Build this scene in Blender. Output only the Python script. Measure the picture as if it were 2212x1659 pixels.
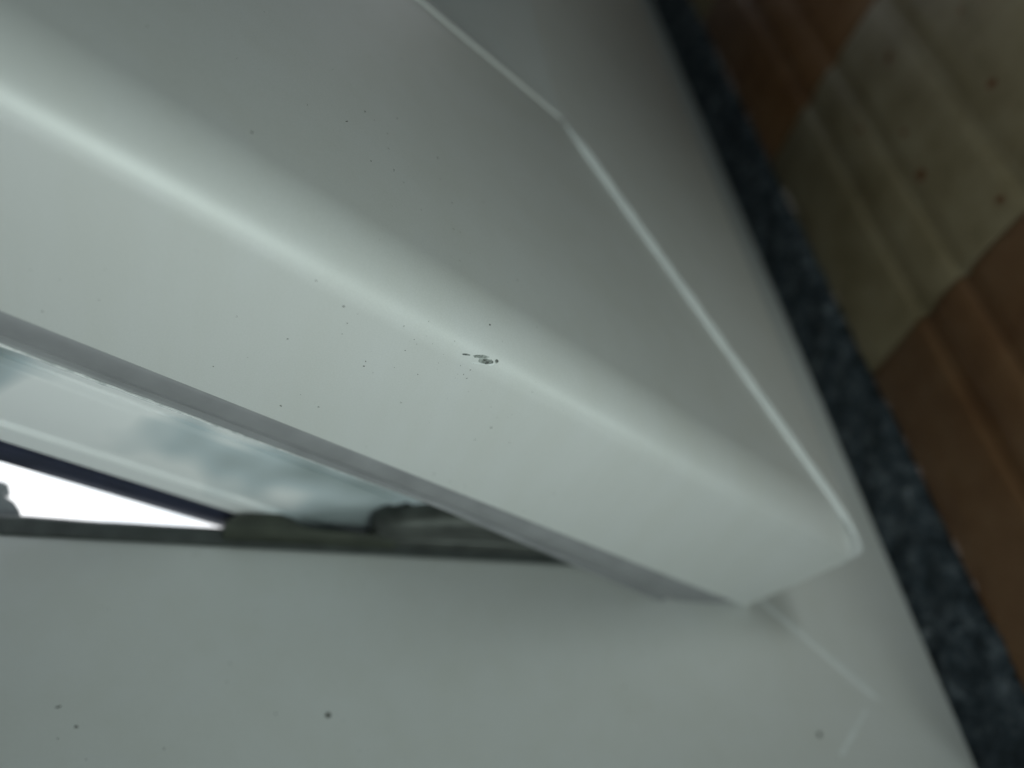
import bpy, bmesh, math, random
from mathutils import Vector, Matrix

S = bpy.context.scene
for o in list(bpy.data.objects): bpy.data.objects.remove(o)
MM = 0.001
R = math.radians
# World axes: X along the wall, Y out through the window, Z up.  Lengths are written in millimetres.
# Origin: lower front edge of the fixed frame, at sill level.

# ------------------------------------------------------------------ camera
cam_data = bpy.data.cameras.new('camera')
cam = bpy.data.objects.new('camera', cam_data); S.collection.objects.link(cam); S.camera = cam
right = Vector((-0.11301, -0.32106, -0.94029)); up = Vector((0.78022, -0.61464, 0.11609)); back = Vector((-0.61521, -0.72051, 0.31996))
m = Matrix.Identity(4)
for r_ in range(3): m[r_][0], m[r_][1], m[r_][2] = right[r_], up[r_], back[r_]
m.translation = Vector((-32.51, -132.49, 142.63)) * MM
cam.matrix_world = m
cam_data.sensor_width = 36; cam_data.lens = 36 * 1840 / 2212
cam_data.clip_start = 0.002; cam_data.clip_end = 200
cam_data.dof.use_dof = True; cam_data.dof.focus_distance = 0.098; cam_data.dof.aperture_fstop = 10.5

# ------------------------------------------------------------------ world, lamp, exposure
w = bpy.data.worlds.new('World'); S.world = w; w.use_nodes = True
bg = w.node_tree.nodes['Background']
bg.inputs[0].default_value = (0.80, 0.95, 1.0, 1); bg.inputs[1].default_value = 0.055   # dim room

def area(name, loc, target, size, size_y, power, color, spread=180):
    d = bpy.data.lights.new(name, 'AREA'); d.shape = 'RECTANGLE'; d.size = size; d.size_y = size_y; d.energy = power; d.color = color; d.spread = R(spread)
    o = bpy.data.objects.new(name, d); S.collection.objects.link(o)
    o.location = Vector(loc) * MM
    o.rotation_euler = (Vector(target) * MM - o.location).to_track_quat('-Z', 'Y').to_euler()
    return o
area('side_fill_light', (-110, -153, 92), (31, -68, 122), 0.09, 0.09, .0395, (0.85, 1.0, 0.945), 94)  # unseen lamp added close by to light the sash side
area('edge_highlight_light', (-118, -95, -70), (35, -60, 95), 0.055, 0.055, .038, (0.85, 1.0, 0.945))  # added lamp under sill level, puts the highlight on the rounded edge
area('front_fill_light', (110, -300, 5), (45, 0, -25), 0.08, 0.08, .0095, (0.89, 1.0, 0.95), 40)  # added fill lamp, lifts the frame's bottom rail and the sill

S.view_settings.view_transform = 'Standard'; S.view_settings.look = 'None'
S.view_settings.exposure = 0.12; S.view_settings.gamma = 1; S.view_settings.use_curve_mapping = False

# ------------------------------------------------------------------ materials
def nodes(name):
    mt = bpy.data.materials.new(name); mt.use_nodes = True
    nt = mt.node_tree; return mt, nt, nt.nodes['Principled BSDF']
def N(nt, kind, **kw):
    n = nt.nodes.new(kind)
    for k, v in kw.items(): setattr(n, k, v)
    return n
def coords(nt): return N(nt, 'ShaderNodeTexCoord').outputs['Object']
def noise(nt, co, scale, detail=3, rough=.5):
    n = N(nt, 'ShaderNodeTexNoise'); n.inputs['Scale'].default_value = scale
    n.inputs['Detail'].default_value = detail; n.inputs['Roughness'].default_value = rough
    nt.links.new(co, n.inputs['Vector']); return n.outputs['Fac']
def ramp(nt, fac, stops):
    r = N(nt, 'ShaderNodeValToRGB'); e = r.color_ramp.elements
    while len(e) < len(stops): e.new(.5)
    for el, (p, c) in zip(e, stops): el.position = p; el.color = (*c, 1)
    nt.links.new(fac, r.inputs['Fac']); return r.outputs['Color']
def bump(nt, b, h, strength, dist):
    n = N(nt, 'ShaderNodeBump'); n.inputs['Strength'].default_value = strength; n.inputs['Distance'].default_value = dist
    nt.links.new(h, n.inputs['Height']); nt.links.new(n.outputs['Normal'], b.inputs['Normal'])

def pvc(name, rough=.40):
    mt, nt, b = nodes(name); co = coords(nt)
    base = ramp(nt, noise(nt, co, 45, 4), [(.3, (.72, .728, .71)), (.7, (.745, .752, .74))])
    vo = N(nt, 'ShaderNodeTexVoronoi'); vo.inputs['Scale'].default_value = 420; nt.links.new(co, vo.inputs['Vector'])
    sp = ramp(nt, vo.outputs['Distance'], [(.045, (1, 1, 1)), (.085, (0, 0, 0))])
    patch = ramp(nt, noise(nt, co, 38, 2), [(.52, (0, 0, 0)), (.68, (.55, .55, .55))])
    mul = N(nt, 'ShaderNodeMath', operation='MULTIPLY'); nt.links.new(sp, mul.inputs[0]); nt.links.new(patch, mul.inputs[1])
    mx = N(nt, 'ShaderNodeMix', data_type='RGBA'); nt.links.new(mul.outputs[0], mx.inputs['Factor'])
    gr = ramp(nt, noise(nt, co, 5200, 1), [(.25, (.93, .935, .93)), (.75, (1, 1, 1))])
    mg = N(nt, 'ShaderNodeMix', data_type='RGBA', blend_type='MULTIPLY'); mg.inputs['Factor'].default_value = 1
    nt.links.new(base, mg.inputs['A']); nt.links.new(gr, mg.inputs['B'])
    st = N(nt, 'ShaderNodeMapping'); st.inputs['Scale'].default_value = (60, 9, 60); nt.links.new(co, st.inputs['Vector'])
    sm = ramp(nt, noise(nt, st.outputs[0], 2.2, 5, .6), [(.35, (.972, .970, .955)), (.6, (1, 1, 1))])
    ms = N(nt, 'ShaderNodeMix', data_type='RGBA', blend_type='MULTIPLY'); ms.inputs['Factor'].default_value = 1
    nt.links.new(mg.outputs['Result'], ms.inputs['A']); nt.links.new(sm, ms.inputs['B'])
    nt.links.new(ms.outputs['Result'], mx.inputs['A']); mx.inputs['B'].default_value = (.22, .22, .18, 1)
    nt.links.new(mx.outputs['Result'], b.inputs['Base Color'])
    rr = N(nt, 'ShaderNodeMapRange'); nt.links.new(noise(nt, co, 60, 4), rr.inputs['Value'])
    rr.inputs['To Min'].default_value = rough - .015; rr.inputs['To Max'].default_value = rough + .02
    b.inputs['Specular IOR Level'].default_value = 1.0
    nt.links.new(rr.outputs[0], b.inputs['Roughness'])
    bump(nt, b, noise(nt, co, 1900, 3), .12, .0001)
    return mt
def plain(name, col, rough, var=.15, scale=300, metal=0, bmp=.2, bd=.0003, spec=.5):
    mt, nt, b = nodes(name); co = coords(nt)
    lo = tuple(c * (1 - var) for c in col); hi = tuple(min(1, c * (1 + var)) for c in col)
    nt.links.new(ramp(nt, noise(nt, co, scale, 5), [(.3, lo), (.7, hi)]), b.inputs['Base Color'])
    b.inputs['Roughness'].default_value = rough; b.inputs['Metallic'].default_value = metal
    b.inputs['Specular IOR Level'].default_value = spec
    if bmp: bump(nt, b, noise(nt, co, scale * 2, 5), bmp, bd)
    return mt
PVC = pvc('white_upvc')
SEAM = plain('weld_seam_upvc', (.80, .82, .81), .3, .03, bmp=.1)
GASKET = plain('grey_gasket', (.29, .29, .30), .32, .12, 160, bmp=.1)
RUBBER = plain('dark_rubber', (.085, .094, .09), .55, .25, 260)
NAVY = plain('navy_rubber', (.026, .030, .062), .5, .2, 200)
OLIVE = plain('olive_sealant', (.050, .056, .040), .45, .3, 240)
METAL = plain('dark_metal', (.075, .08, .072), .42, .3, 260, metal=.35)
GREY = plain('zinc_plate', (.20, .22, .225), .4, .2, 200, metal=.3)
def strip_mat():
    mt, nt, b = nodes('painted_reflection_strip'); co = coords(nt)
    nt.links.new(ramp(nt, noise(nt, co, 40, 2, .4), [(.42, (.36, .41, .42)), (.5, (.60, .67, .70)), (.57, (1, 1, 1))]), b.inputs['Base Color'])  # cloudy sky reflection painted into the base colour
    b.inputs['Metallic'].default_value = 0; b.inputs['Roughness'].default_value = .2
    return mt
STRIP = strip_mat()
def mortar_mat():
    mt, nt, b = nodes('slate_mortar'); co = coords(nt)
    c = ramp(nt, noise(nt, co, 210, 8, .72), [(.35, (.014, .022, .028)), (.5, (.058, .078, .096)), (.62, (.16, .19, .215)), (.72, (.50, .54, .57))])
    nt.links.new(c, b.inputs['Base Color'])
    b.inputs['Roughness'].default_value = .85
    bump(nt, b, noise(nt, co, 420, 8, .7), .9, .0012)
    return mt
MORTAR = mortar_mat()
def tile_mat(name, lo, mid, hi):
    mt, nt, b = nodes(name); co = N(nt, 'ShaderNodeNewGeometry').outputs['Position']
    nt.links.new(ramp(nt, noise(nt, co, 70, 6, .6), [(.3, lo), (.5, mid), (.72, hi)]), b.inputs['Base Color'])
    b.inputs['Roughness'].default_value = .55
    bump(nt, b, noise(nt, co, 500, 5), .35, .0004)
    return mt
CREAM = tile_mat('cream_tile', (.185, .142, .070), (.25, .200, .112), (.31, .258, .16))
TERRA = tile_mat('terracotta_tile', (.135, .056, .016), (.18, .084, .030), (.22, .116, .05))
SPOT = plain('rust_spot', (.15, .055, .016), .7, .2)
GROUT = plain('grout', (.10, .09, .07), .9, .3)
DIRT = plain('dirt', (.075, .075, .062), .8, .3, 900)
def glass_mat():
    mt, nt, b = nodes('glass'); b.inputs['Base Color'].default_value = (.93, .97, .96, 1)
    b.inputs['Roughness'].default_value = .01; b.inputs['Transmission Weight'].default_value = 1
    return mt
GLASS = glass_mat()
def scuff_mat():
    mt, nt, b = nodes('scuff'); co = coords(nt)
    nt.links.new(ramp(nt, noise(nt, co, 1500, 5, .7), [(.36, (.07, .075, .07)), (.5, (.24, .26, .24)), (.66, (.48, .51, .48))]), b.inputs['Base Color'])
    b.inputs['Roughness'].default_value = .6
    bump(nt, b, noise(nt, co, 3500, 4), .5, .0001)
    return mt
SCUFF = scuff_mat()
def sky_mat():
    mt = bpy.data.materials.new('overcast_sky'); mt.use_nodes = True; nt = mt.node_tree
    nt.nodes.remove(nt.nodes['Principled BSDF']); em = N(nt, 'ShaderNodeEmission')
    co = coords(nt)
    nt.links.new(ramp(nt, noise(nt, co, .09, 5, .55), [(.38, (.62, .74, .84)), (.62, (1, 1, 1))]), em.inputs['Color'])
    em.inputs['Strength'].default_value = 1.5
    nt.links.new(em.outputs[0], nt.nodes['Material Output'].inputs['Surface'])
    return mt

# ------------------------------------------------------------------ helpers
def link(name, me, mat, parent=None, smooth=True):
    o = bpy.data.objects.new(name, me); S.collection.objects.link(o)
    if mat: me.materials.append(mat)
    if smooth:
        for p in me.polygons: p.use_smooth = True
        me.set_sharp_from_angle(angle=R(32))
    if parent: o.parent = parent
    return o
def mesh(name, verts, faces):
    me = bpy.data.meshes.new(name); me.from_pydata([tuple(Vector(v) * MM) for v in verts], [], faces); 
    bm = bmesh.new(); bm.from_mesh(me); bmesh.ops.recalc_face_normals(bm, faces=bm.faces); bm.to_mesh(me); bm.free()
    return me
def loft(name, sections, mat, parent=None, closed=True, caps=True):
    """join successive cross-sections (lists of points) into one skin"""
    n = len(sections[0]); V = [p for s in sections for p in s]; F = []
    for i in range(len(sections) - 1):
        for j in range(n if closed else n - 1):
            k = (j + 1) % n
            F.append((i * n + j, i * n + k, (i + 1) * n + k, (i + 1) * n + j))
    if caps and closed:
        F.append(tuple(range(n))[::-1]); F.append(tuple((len(sections) - 1) * n + j for j in range(n)))
    return link(name, mesh(name, V, F), mat, parent)
def empty(name, loc, label, cat):
    o = bpy.data.objects.new(name, None); S.collection.objects.link(o); o.location = Vector(loc) * MM
    o['label'] = label; o['category'] = cat; o['kind'] = 'thing'; o.empty_display_size = .01
    return o
def adopt(root):
    """children were written in world millimetres: keep them there"""
    for c in root.children: c.matrix_parent_inverse = Matrix.Translation(-Vector(root.location))
def arc(cx, cy, r, a0, a1, n):
    return [(cx + r * math.cos(R(a0 + (a1 - a0) * i / n)), cy + r * math.sin(R(a0 + (a1 - a0) * i / n))) for i in range(n + 1)]
rnd = random.Random(4)

# ------------------------------------------------------------------ sky outside
def build_sky():
    V = []; F = []; nu, nv = 32, 16; rad = 60000
    for i in range(nv + 1):
        el = R(-25 + 115 * i / nv)
        for j in range(nu + 1):
            az = R(-2 + 184 * j / nu)
            V.append((rad * math.cos(el) * math.cos(az), rad * math.cos(el) * math.sin(az) + 500, rad * math.sin(el)))
    for i in range(nv):
        for j in range(nu):
            a = i * (nu + 1) + j; F.append((a, a + 1, a + nu + 2, a + nu + 1))
    o = link('sky', mesh('sky', V, F), sky_mat()); o['kind'] = 'structure'; o['label'] = 'bright white overcast sky seen through the window gap'
build_sky()

# ------------------------------------------------------------------ unseen wall beside the frame, added to keep sky light off the sash
def wall():
    q = [(-5.6, 8), (-420, 8), (-420, 120), (-5.6, 120)]
    o = loft('added_unseen_wall', [[(x, y, -60) for x, y in q], [(x, y, 420) for x, y in q]], plain('added_blocker_plaster', (.55, .54, .5), .9, .08, 60))
    o['kind'] = 'structure'; o['label'] = 'unseen plastered wall added beside the window frame to block sky light'
wall()

# ------------------------------------------------------------------ fixed frame
frame = empty('window_casing', (-5, 0, 0), 'fixed white plastic window frame with mitred corner, standing on the dark mortar strip', 'window frame')
EX = 38.8; EZ = 43.0; FW = 43.8                       # inner edges of jamb and bottom rail, face width
def frame_profile():
    # (t, Y): t measured from the inner edge outwards
    pts = [(12, 62), (12, 30), (0, 30), (0, 1.5)] + [(1.5 - 1.5 * math.cos(R(a)), 1.5 - 1.5 * math.sin(R(a))) for a in (20, 45, 70, 90)]
    pts += [(FW - 1, 0), (FW, 1), (FW, 62)]
    return pts
FP = frame_profile()
loft('frame_jamb', [[(EX - t, y, EZ - t) for t, y in FP], [(EX - t, y, 330) for t, y in FP]], PVC, frame)
loft('frame_bottom_rail', [[(EX - t, y, EZ - t) for t, y in FP], [(420, y, EZ - t) for t, y in FP]], PVC, frame)
def seam(name, path, side, nrm, wid, hgt, parent):
    side = Vector(side).normalized(); nrm = Vector(nrm).normalized(); secs = []
    for i, p in enumerate(path):
        f = min(1, i / 3 + .15, (len(path) - 1 - i) / 3 + .15)
        j = 1 + rnd.uniform(-.12, .12)
        secs.append([tuple(Vector(p) + side * (wid * .5 * f * j * math.cos(R(a))) + nrm * (hgt * f * j * math.sin(R(a)) - .03)) for a in (180, 150, 120, 90, 60, 30, 0)])
    return loft(name, secs, SEAM, parent)
seam('weld_seam', [(EX - t, 0, EZ - t) for t in [2 + i * 24.5 / 24 for i in range(25)]], (-1, 0, 1), (0, -1, 0), 1.5, .2, frame)
seam('weld_seam', [(13 - 12 * q, 0, 18.5 + 14 * q) for q in [i / 14 for i in range(15)]], (1, 0, 1), (0, -1, 0), 1.8, .035, frame)
# black rubber seal on the inner edge of the jamb, slightly wavy
def seal():
    secs = []
    for i in range(100):
        z = 44 + i * 2.6; k = .25 * math.sin(z * .31) * math.sin(z * .083) + rnd.uniform(-.06, .06)
        tp = 41.75 + k * .5
        secs.append([(EX - .35 + rnd.uniform(-.12, .12), -.25, z), (tp - .8, -.35, z), (tp - .1, .25, z), (tp, 1.2, z), (tp - .5, 3, z), (EX - .35, 3, z)])
    loft('rubber_seal', secs, RUBBER, frame)
seal()
def tube(name, pts, radii, mat, parent, flat=(1, 1), seg=14, taper=True):
    secs = []
    n = len(pts)
    for i, p in enumerate(pts):
        d = (Vector(pts[min(i + 1, n - 1)]) - Vector(pts[max(i - 1, 0)])).normalized()
        sx = Vector((1, 0, 0)); sx = (sx - d * sx.dot(d)).normalized(); sy = d.cross(sx)
        secs.append([tuple(Vector(p) + sx * (radii[i] * flat[0] * math.cos(2 * math.pi * j / seg)) + sy * (radii[i] * flat[1] * math.sin(2 * math.pi * j / seg))) for j in range(seg)])
    return loft(name, secs, mat, parent)
def capsule(name, p0, p1, r0, r1, mat, parent, flat=(1, 1), bow=(0, 0, 0)):
    p0 = Vector(p0); p1 = Vector(p1); L = (p1 - p0).length; pts = []; rr = []
    ts = [0, .008, .025, .05, .09, .15, .3, .5, .7, .85, .91, .95, .975, .992, 1]
    for t in ts:
        r = r0 + (r1 - r0) * t
        e = min(1, t * L / r0, (1 - t) * L / r1); f = math.sqrt(max(0.01, 1 - (1 - e) ** 2))
        pts.append(p0.lerp(p1, t) + Vector(bow) * math.sin(math.pi * t)); rr.append(r * f)
    return tube(name, pts, rr, mat, parent, flat)
# hinge knuckles bridging frame edge and sash
hinge = capsule('hinge', (41.0, -5.6, 116.0), (40.4, -11.5, 78), 3.0, 5.4, METAL, frame, bow=(.5, -1.2, 0))
capsule('hinge_knuckle', (40.9, -1.4, 116.2), (40.6, -2.6, 76), 1.45, 2.0, METAL, hinge)
capsule('hinge_pin', (41.0, -3.0, 114.6), (40.8, -4.6, 80), .9, 1.1, RUBBER, hinge)
# mound of olive sealant running down into the seal
def mound():
    prof = [(139.6, 41.2), (139.2, 42.0), (138.5, 42.8), (137.4, 43.6), (135.4, 44.2), (132.8, 44.35), (130.6, 44.0), (129, 43.3), (127.8, 42.5), (126.6, 41.9), (125, 41.5), (122, 41.2), (118.5, 41.0), (115, 40.9), (111, 40.7)]
    secs = []
    for z, x in prof:
        x -= .75; h = x - 39.6; c = 39.6
        secs.append([(c + h * math.sin(R(q)) + rnd.uniform(-.04, .04), -2.6 - (1.7 + .1 * h) * math.cos(R(q)), z) for q in range(0, 181, 20)] + [(39.2, 1, z), (39.2, -1, z)])
    loft('sealant_mound', secs, OLIVE, frame)
mound()
# striker plate sticking up from the jamb rebate
sp = [(40, 190), (48.6, 190), (48.7, 174.0), (48.2, 173.0), (47.2, 175.2), (46.2, 173.4), (45.2, 171.6), (43.6, 170.4), (41.6, 169.6), (40, 168.2)]
loft('striker_plate', [[(x, 2.0, z) for x, z in sp], [(x, 5.5, z) for x, z in sp]], GREY, frame)

# ------------------------------------------------------------------ tilted sash
K = Vector((31.33, -22.77, 29.22)); A = Vector((0, -.43541, .90023)); B = Vector((0, -.90023, -.43541)); PX = Vector((1, 0, 0))
sash = empty('window_casement', tuple(K), 'white plastic window sash tilted open, with bright weld line across its mitred corner', 'window sash')
KP, KA = 70.6 / 68.5, 66.3 / 68.5                     # stile and rail widths differ a little
def sp3(p, a, b): return tuple(K + PX * p + A * a + B * b)
TI = 68.5; DE = 12.0; RR = 5.4; RT = 8.4; BC = -4.6      # rounded outer edge: ellipse radii and its centre depth
def face_b(t):                                         # height of the softly crowned face at t
    if t < RT: return BC + RR * math.sqrt(max(0, 1 - ((RT - t) / RT) ** 2))
    return (BC + RR) * (TI - t) / (TI - RT)
def sash_profile():
    # (t, b): t from the outer edge inwards, b in front of (+) or behind (-) the face
    pts = [(TI, -71), (DE, -71), (DE, -26), (0, -26)]
    pts += [(RT + RT * math.cos(R(q)), BC + RR * math.sin(R(q))) for q in range(180, 89, -5)]
    pts += arc(TI - .5, -.5, .5, 90, 0, 4)
    return pts
SP = sash_profile()
def rail_profile():                                    # the rail's outer edge is crisper than the stile's
    pts = [(TI, -71), (DE, -71), (DE, -26), (0, -26)]
    pts += [(2.4 + 2.4 * math.cos(R(q)), -1.2 + 1.9 * math.sin(R(q))) for q in range(180, 89, -9)]
    pts += arc(TI - .5, -.5, .5, 90, 0, 4)
    return pts
RP = rail_profile()
loft('sash_stile', [[sp3(t * KP, t * KA, b) for t, b in SP], [sp3(t * KP, 230, b) for t, b in SP]], PVC, sash)
loft('sash_bottom_rail', [[sp3(t * KP + .25, t * KA, b) for t, b in RP], [sp3(330, t * KA, b) for t, b in RP]], PVC, sash)
path = [sp3(t * KP, t * KA, max(face_b(t), .75 * (TI - t) / TI - .15 - max(0, 3 - t) * .3)) for t in [1.2 + i * 67.1 / 40 for i in range(41)]]
seam('weld_seam', path, PX * KA - A * KP, B, 2.6, 1.05, sash)
BD = [(TI + .15, -14), (TI + .15, -.15), (TI + .4, .12), (TI + .8, .24), (TI + 1.2, .2), (TI + 1.8, -.1), (TI + 4, -.9), (TI + 34, -11.5), (TI + 36, -12.5), (TI + 36, -14)]
loft('glazing_bead', [[sp3(t * KP, t * KA, b) for t, b in BD], [sp3(t * KP, 230, b) for t, b in BD]], PVC, sash)
BD2 = [(TI + .15, -14), (TI + .15, -.15), (TI + .4, .12), (TI + .8, .24), (TI + 1.2, .2), (TI + 1.8, -.1), (TI + 4, -.9), (TI + 34, -11.5), (TI + 36, -12.5), (TI + 36, -14)]
loft('glazing_bead', [[sp3(t * KP, t * KA, b) for t, b in BD2], [sp3(330, t * KA, b) for t, b in BD2]], PVC, sash)
g = [(72, 67), (330, 67), (330, 230), (72, 230)]
loft('glass_pane', [[sp3(p, a, -15) for p, a in g], [sp3(p, a, -19) for p, a in g]], GLASS, sash, )
# grey gasket behind the flange of the stile, and of the bottom rail
def gasket(along):
    prof = [(1.3, -26.0), (.75, -26.4), (.35, -27.1), (.15, -28.1), (.2, -29.2), (.5, -30.1), (.75, -30.5), (.35, -30.7), (.12, -30.9), (.25, -31.2), (.9, -31.35), (5, -31.0), (5, -26.0)]
    if along == 'stile':
        secs = [[sp3(t, t + .2, -26 + (b + 26) * 1.75) for t, b in prof]] + [[sp3(t + rnd.uniform(-.02, .02), a, -26 + (b + 26) * (1 + .75 * max(0, 1 - a / 75))) for t, b in prof] for a in range(8, 231, 3)]
    else:
        secs = [[sp3(t, t + .2, b) for t, b in prof]] + [[sp3(x, t, b) for t, b in prof] for x in range(8, 331, 14)]
    return loft('flange_gasket', secs, GASKET, sash)
stile_gasket = gasket('stile'); gasket('rail')
GLINT = plain('painted_glint', (.85, .87, .88), .16, .25, 900, bmp=.5, bd=.0004)  # highlight along the gasket edge, made as a thin pale tube
secs = []
for i in range(140):
    a_ = 84 + i * 1.05; f = min(1, i / 40 + .1) * (1 + rnd.uniform(-.35, .35)); t0 = .08 + rnd.uniform(-.04, .04); b0 = -31.15
    secs.append([sp3(t0 + .17 * f * math.cos(q), a_, b0 + .17 * f * math.sin(q)) for q in [2 * math.pi * j / 8 for j in range(8)]])
loft('gasket_glint', secs, GLINT, stile_gasket)
# glossy strip on the sash edge and dark blue gasket at its outer end
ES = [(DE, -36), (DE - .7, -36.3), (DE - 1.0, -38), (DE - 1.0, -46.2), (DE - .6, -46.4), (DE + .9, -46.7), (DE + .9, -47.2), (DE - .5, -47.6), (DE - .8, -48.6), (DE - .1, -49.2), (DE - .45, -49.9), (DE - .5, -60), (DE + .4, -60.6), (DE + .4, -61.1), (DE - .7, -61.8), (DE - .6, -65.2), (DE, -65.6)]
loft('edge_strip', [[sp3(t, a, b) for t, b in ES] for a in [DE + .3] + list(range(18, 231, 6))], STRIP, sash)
NG = [(DE, -66.3), (DE - .7, -66.6), (DE - .8, -68), (DE - .5, -70.5), (DE + .5, -72.2), (DE + 6, -72.4), (DE + 6, -66.3)]
loft('outer_gasket', [[sp3(t, a, b) for t, b in NG] for a in [DE + .3] + list(range(18, 231, 6))], NAVY, sash)

# ---- scuff and dirt on the sash (tiny raised flecks)
def side_frame(a, s):
    """surface point, tangent and normal on the stile: s<0 runs back along the side, 0..90 round the edge, beyond that mm on the face"""
    if s < 0: return Vector(sp3(0, a, BC + s)), B, -PX
    if s < 10:
        th = R(180 - s * 9); n = (PX * math.cos(th) / RT + B * math.sin(th) / RR).normalized()
        t = (PX * RT * math.sin(th) - B * RR * math.cos(th)).normalized()
        return Vector(sp3((RT + RT * math.cos(th)) * KP, a, BC + RR * math.sin(th))), t, n
    return Vector(sp3((RT + s - 10) * KP, a, face_b(RT + s - 10))), PX, B
def fleck(V, F, org, t1, t2, nrm, r1, r2, h, ang=0, n=7):
    c = math.cos(ang); s_ = math.sin(ang); i0 = len(V)
    for j in range(n):
        q = 2 * math.pi * j / n; k = rnd.uniform(.65, 1.2); x = r1 * k * math.cos(q); y = r2 * k * math.sin(q)
        V.append(tuple(Vector(org) + t1 * (x * c - y * s_) + t2 * (x * s_ + y * c) + nrm * .004))
    V.append(tuple(Vector(org) + nrm * h))
    for j in range(n): F.append((i0 + j, i0 + (j + 1) % n, i0 + n))
def flecks_obj(name, items, mat, parent, kind=None):
    V, F = [], []
    for it in items: fleck(V, F, *it)
    o = link(name, mesh(name, V, F), mat, parent)
    if kind: o['kind'] = kind
    return o
def on_stile(a, s, r1, r2, h=.03, ang=0):
    o, t, n = side_frame(a, s); return (o, A, t, n, r1, r2, h, ang)
CA, CS = 92.6, 2.2                                     # where the scuff sits on the rounded edge
scuff = flecks_obj('scuff_mark', [on_stile(CA, CS, 1.15, .40, .05, -.40), on_stile(CA + .8, CS + .3, 1.2, .26, .055, -.30), on_stile(CA - .6, CS + .25, .7, .3, .05, -.5), on_stile(CA - 1.5, CS + .75, .3, .3, .05, 0),
                          on_stile(CA + 2.7, CS - .35, .5, .13, .03, -.3)], SCUFF, sash)
flecks_obj('scuff_rim', [on_stile(CA + .5, CS - .6, 1.1, .12, .06, -.35), on_stile(CA - 1.1, CS + .1, .4, .14, .06, -.6)], SEAM, scuff)
scuff['label'] = 'small grey scuff on the rounded edge'
dirt = [on_stile(93.8, 6.2, .16, .12, .04), on_stile(CA + .1, CS + .15, .42, .2, .07, -.2), on_stile(CA - 1.5, CS + .75, .2, .16, .08, .5),
        on_stile(111.3, -.2, .13, .13), on_stile(107.1, -18.6, .2, .09, .03, .4), on_stile(103.4, -16.2, .12, .1), on_stile(103.7, -6.8, .12, .1), on_stile(83.2, -7.0, .16, .13),
        on_stile(112.3, 29, .15, .12), on_stile(115.0, 24.5, .32, .07, .03, 2.3), on_stile(126.5, 12, .15, .15), on_stile(111.6, 20, .11, .12), on_stile(100.5, 30, .15, .14)]
for i in range(50):                                   # dust thrown round the scuff
    a = CA + rnd.gauss(4, 9); s = CS + rnd.gauss(-3, 4.0)
    if s < -20: continue
    r = rnd.choice((.02, .03, .03, .04, .05, .07)); dirt.append(on_stile(a, s, r * rnd.uniform(1, 2), r, .015, rnd.uniform(0, 3)))
for i in range(45):                                    # the face
    a = CA + rnd.gauss(22, 18); s = rnd.uniform(16, 62)
    r = rnd.choice((.03, .04, .05, .06, .10)); dirt.append(on_stile(a, s, r, r * rnd.uniform(.7, 1.2), .015, 0))
for i in range(40):                                    # along the lower side
    a = rnd.uniform(20, 150); s = rnd.uniform(-21, -8); r = rnd.choice((.03, .05, .07, .10)); dirt.append(on_stile(a, s, r, r, .015, 0))
flecks_obj('dirt_specks', dirt, DIRT, sash, 'stuff')
adopt(sash)
def on_jamb(x, z, r1, r2, ang=0): return (Vector((x, 0, z)), Vector((1, 0, 0)), Vector((0, 0, 1)), Vector((0, -1, 0)), r1, r2, .03, ang)
fd = [on_jamb(10.8, 121.8, .42, .46), on_jamb(6.6, 33.4, .6, .5), on_jamb(9.5, 156.0, .26, .25), on_jamb(12.2, 158.8, .14, .4, .3), on_jamb(8.0, 158, .12, .12), on_jamb(11.1, 129.5, .14, .16)]
for i in range(34): fd.append(on_jamb(rnd.uniform(2, 34), rnd.uniform(60, 168), rnd.uniform(.03, .12), rnd.uniform(.03, .12)))
flecks_obj('dirt_specks', fd, DIRT, frame, 'stuff')
adopt(frame)

# ------------------------------------------------------------------ mortar strip under the frame
def mortar():
    xs = [-6 + i * 1.3 for i in range(320)]; V, F = [], []
    ny = 15
    ph = [rnd.uniform(0, 6) for _ in range(8)]
    for i, x in enumerate(xs):
        edge = -15.2 + .7 * math.sin(x * .11 + ph[0]) + .4 * math.sin(x * .37 + ph[1]) + rnd.uniform(-.45, .45)
        for j in range(ny):
            f = j / (ny - 1); y = 6 + (edge - 6) * f
            lump = .5 * math.sin(x * .33 + y * .5 + ph[2]) + .45 * math.sin(x * .71 - y * .9 + ph[3]) + .4 * math.sin(x * .17 + y * .21 + ph[4])
            z = -1.0 + .7 * lump + rnd.uniform(-.5, .5)
            if f > .88: z -= (f - .88) * 16
            V.append((x, y, z))
    for i in range(len(xs) - 1):
        for j in range(ny - 1):
            a = i * ny + j; F.append((a, a + 1, a + ny + 1, a + ny))
    n0 = len(V)
    V += [(xs[0], 6, -12), (xs[-1], 6, -12), (xs[-1], -19, -12), (xs[0], -19, -12)]; F.append((n0, n0 + 1, n0 + 2, n0 + 3))
    o = link('mortar_strip', mesh('mortar_strip', V, F), MORTAR)
    o['label'] = 'rough dark blue-grey mortar strip between the white frame and the tiled sill'; o['category'] = 'mortar'; o['kind'] = 'thing'
mortar()

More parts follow.
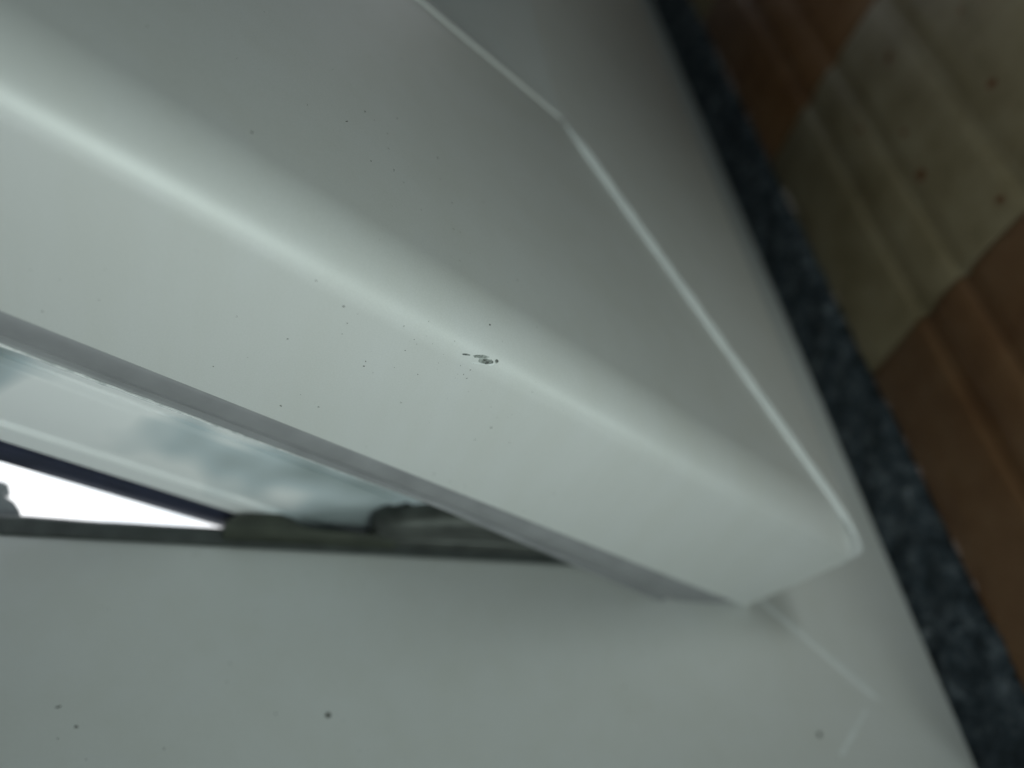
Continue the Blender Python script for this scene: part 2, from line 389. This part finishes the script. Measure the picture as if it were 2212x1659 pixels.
# ------------------------------------------------------------------ tiled sill
sill = empty('window_sill', (120, -75, -14), 'ribbed window sill of alternating cream and terracotta tiles below the frame', 'window sill')
def tile_mesh():
    # (n, z): n runs from the frame into the room
    P = [(15.5, -10), (15.0, -2.6), (16.5, -1.7), (22, -1.4), (29, -.8), (33.2, -.1), (34.9, -.2), (36.0, -1.3), (36.8, -1.6), (37.7, -.9), (41, .0), (45.5, .3), (47.6, -.1),
         (48.6, -1.2), (49.4, -1.3), (50.6, -.2), (53, .1), (64, .2), (67.4, -.1), (68.6, -1.2), (69.6, -1.2), (70.8, -.1), (74, .1), (92, .1), (93.4, -1.0), (94.4, -1.0), (95.6, 0), (150, .1), (150, -10)]
    w2 = 39.75; V, F = [], []
    rows = [(-w2, -.35), (-w2 + .7, 0), (w2 - .7, 0), (w2, -.35)]; k = len(P)
    for x, dz in rows:
        for n_, z in P: V.append((x, -n_, z + (dz if z > -9 else 0)))
    for i in range(3):
        for j in range(k - 1): F.append((i * k + j, i * k + j + 1, (i + 1) * k + j + 1, (i + 1) * k + j))
    F.append(tuple(range(k))); F.append(tuple(3 * k + j for j in range(k))[::-1])
    me = mesh('tile', V, F)
    for p in me.polygons: p.use_smooth = True
    me.set_sharp_from_angle(angle=R(50)); me.materials.append(None)
    return me
TM = tile_mesh()
for i in range(0, 5):
    o = bpy.data.objects.new('tile', TM); S.collection.objects.link(o); o.parent = sill
    o.material_slots[0].link = 'OBJECT'; o.material_slots[0].material = CREAM if i % 2 else TERRA
    o.location = Vector((44.5 + 80 * i, 0, -.3 + rnd.uniform(-.12, .12))) * MM
base = [(4.8, -10), (404, -10), (404, -149), (4.8, -149)]
loft('bedding', [[(x, y, -14) for x, y in base], [(x, y, -4.6) for x, y in base]], GROUT, sill)
for n_, x, r in ((61.7, 146.0, 1.5), (54.8, 125.3, .95), (46.0, 138.6, 1.0), (49.6 + 3, 111.9, 1.5), (63.4, 90.6, 1.1), (75.6, 113.5, 1.2), (58, 152, .5), (80, 135, .7)):
    flecks_obj('glaze_spot', [((x, -n_, -.18 + .12), Vector((1, 0, 0)), Vector((0, 1, 0)), Vector((0, 0, 1)), r, r * .9, .12, 0, 10)], SPOT, sill)
adopt(sill)
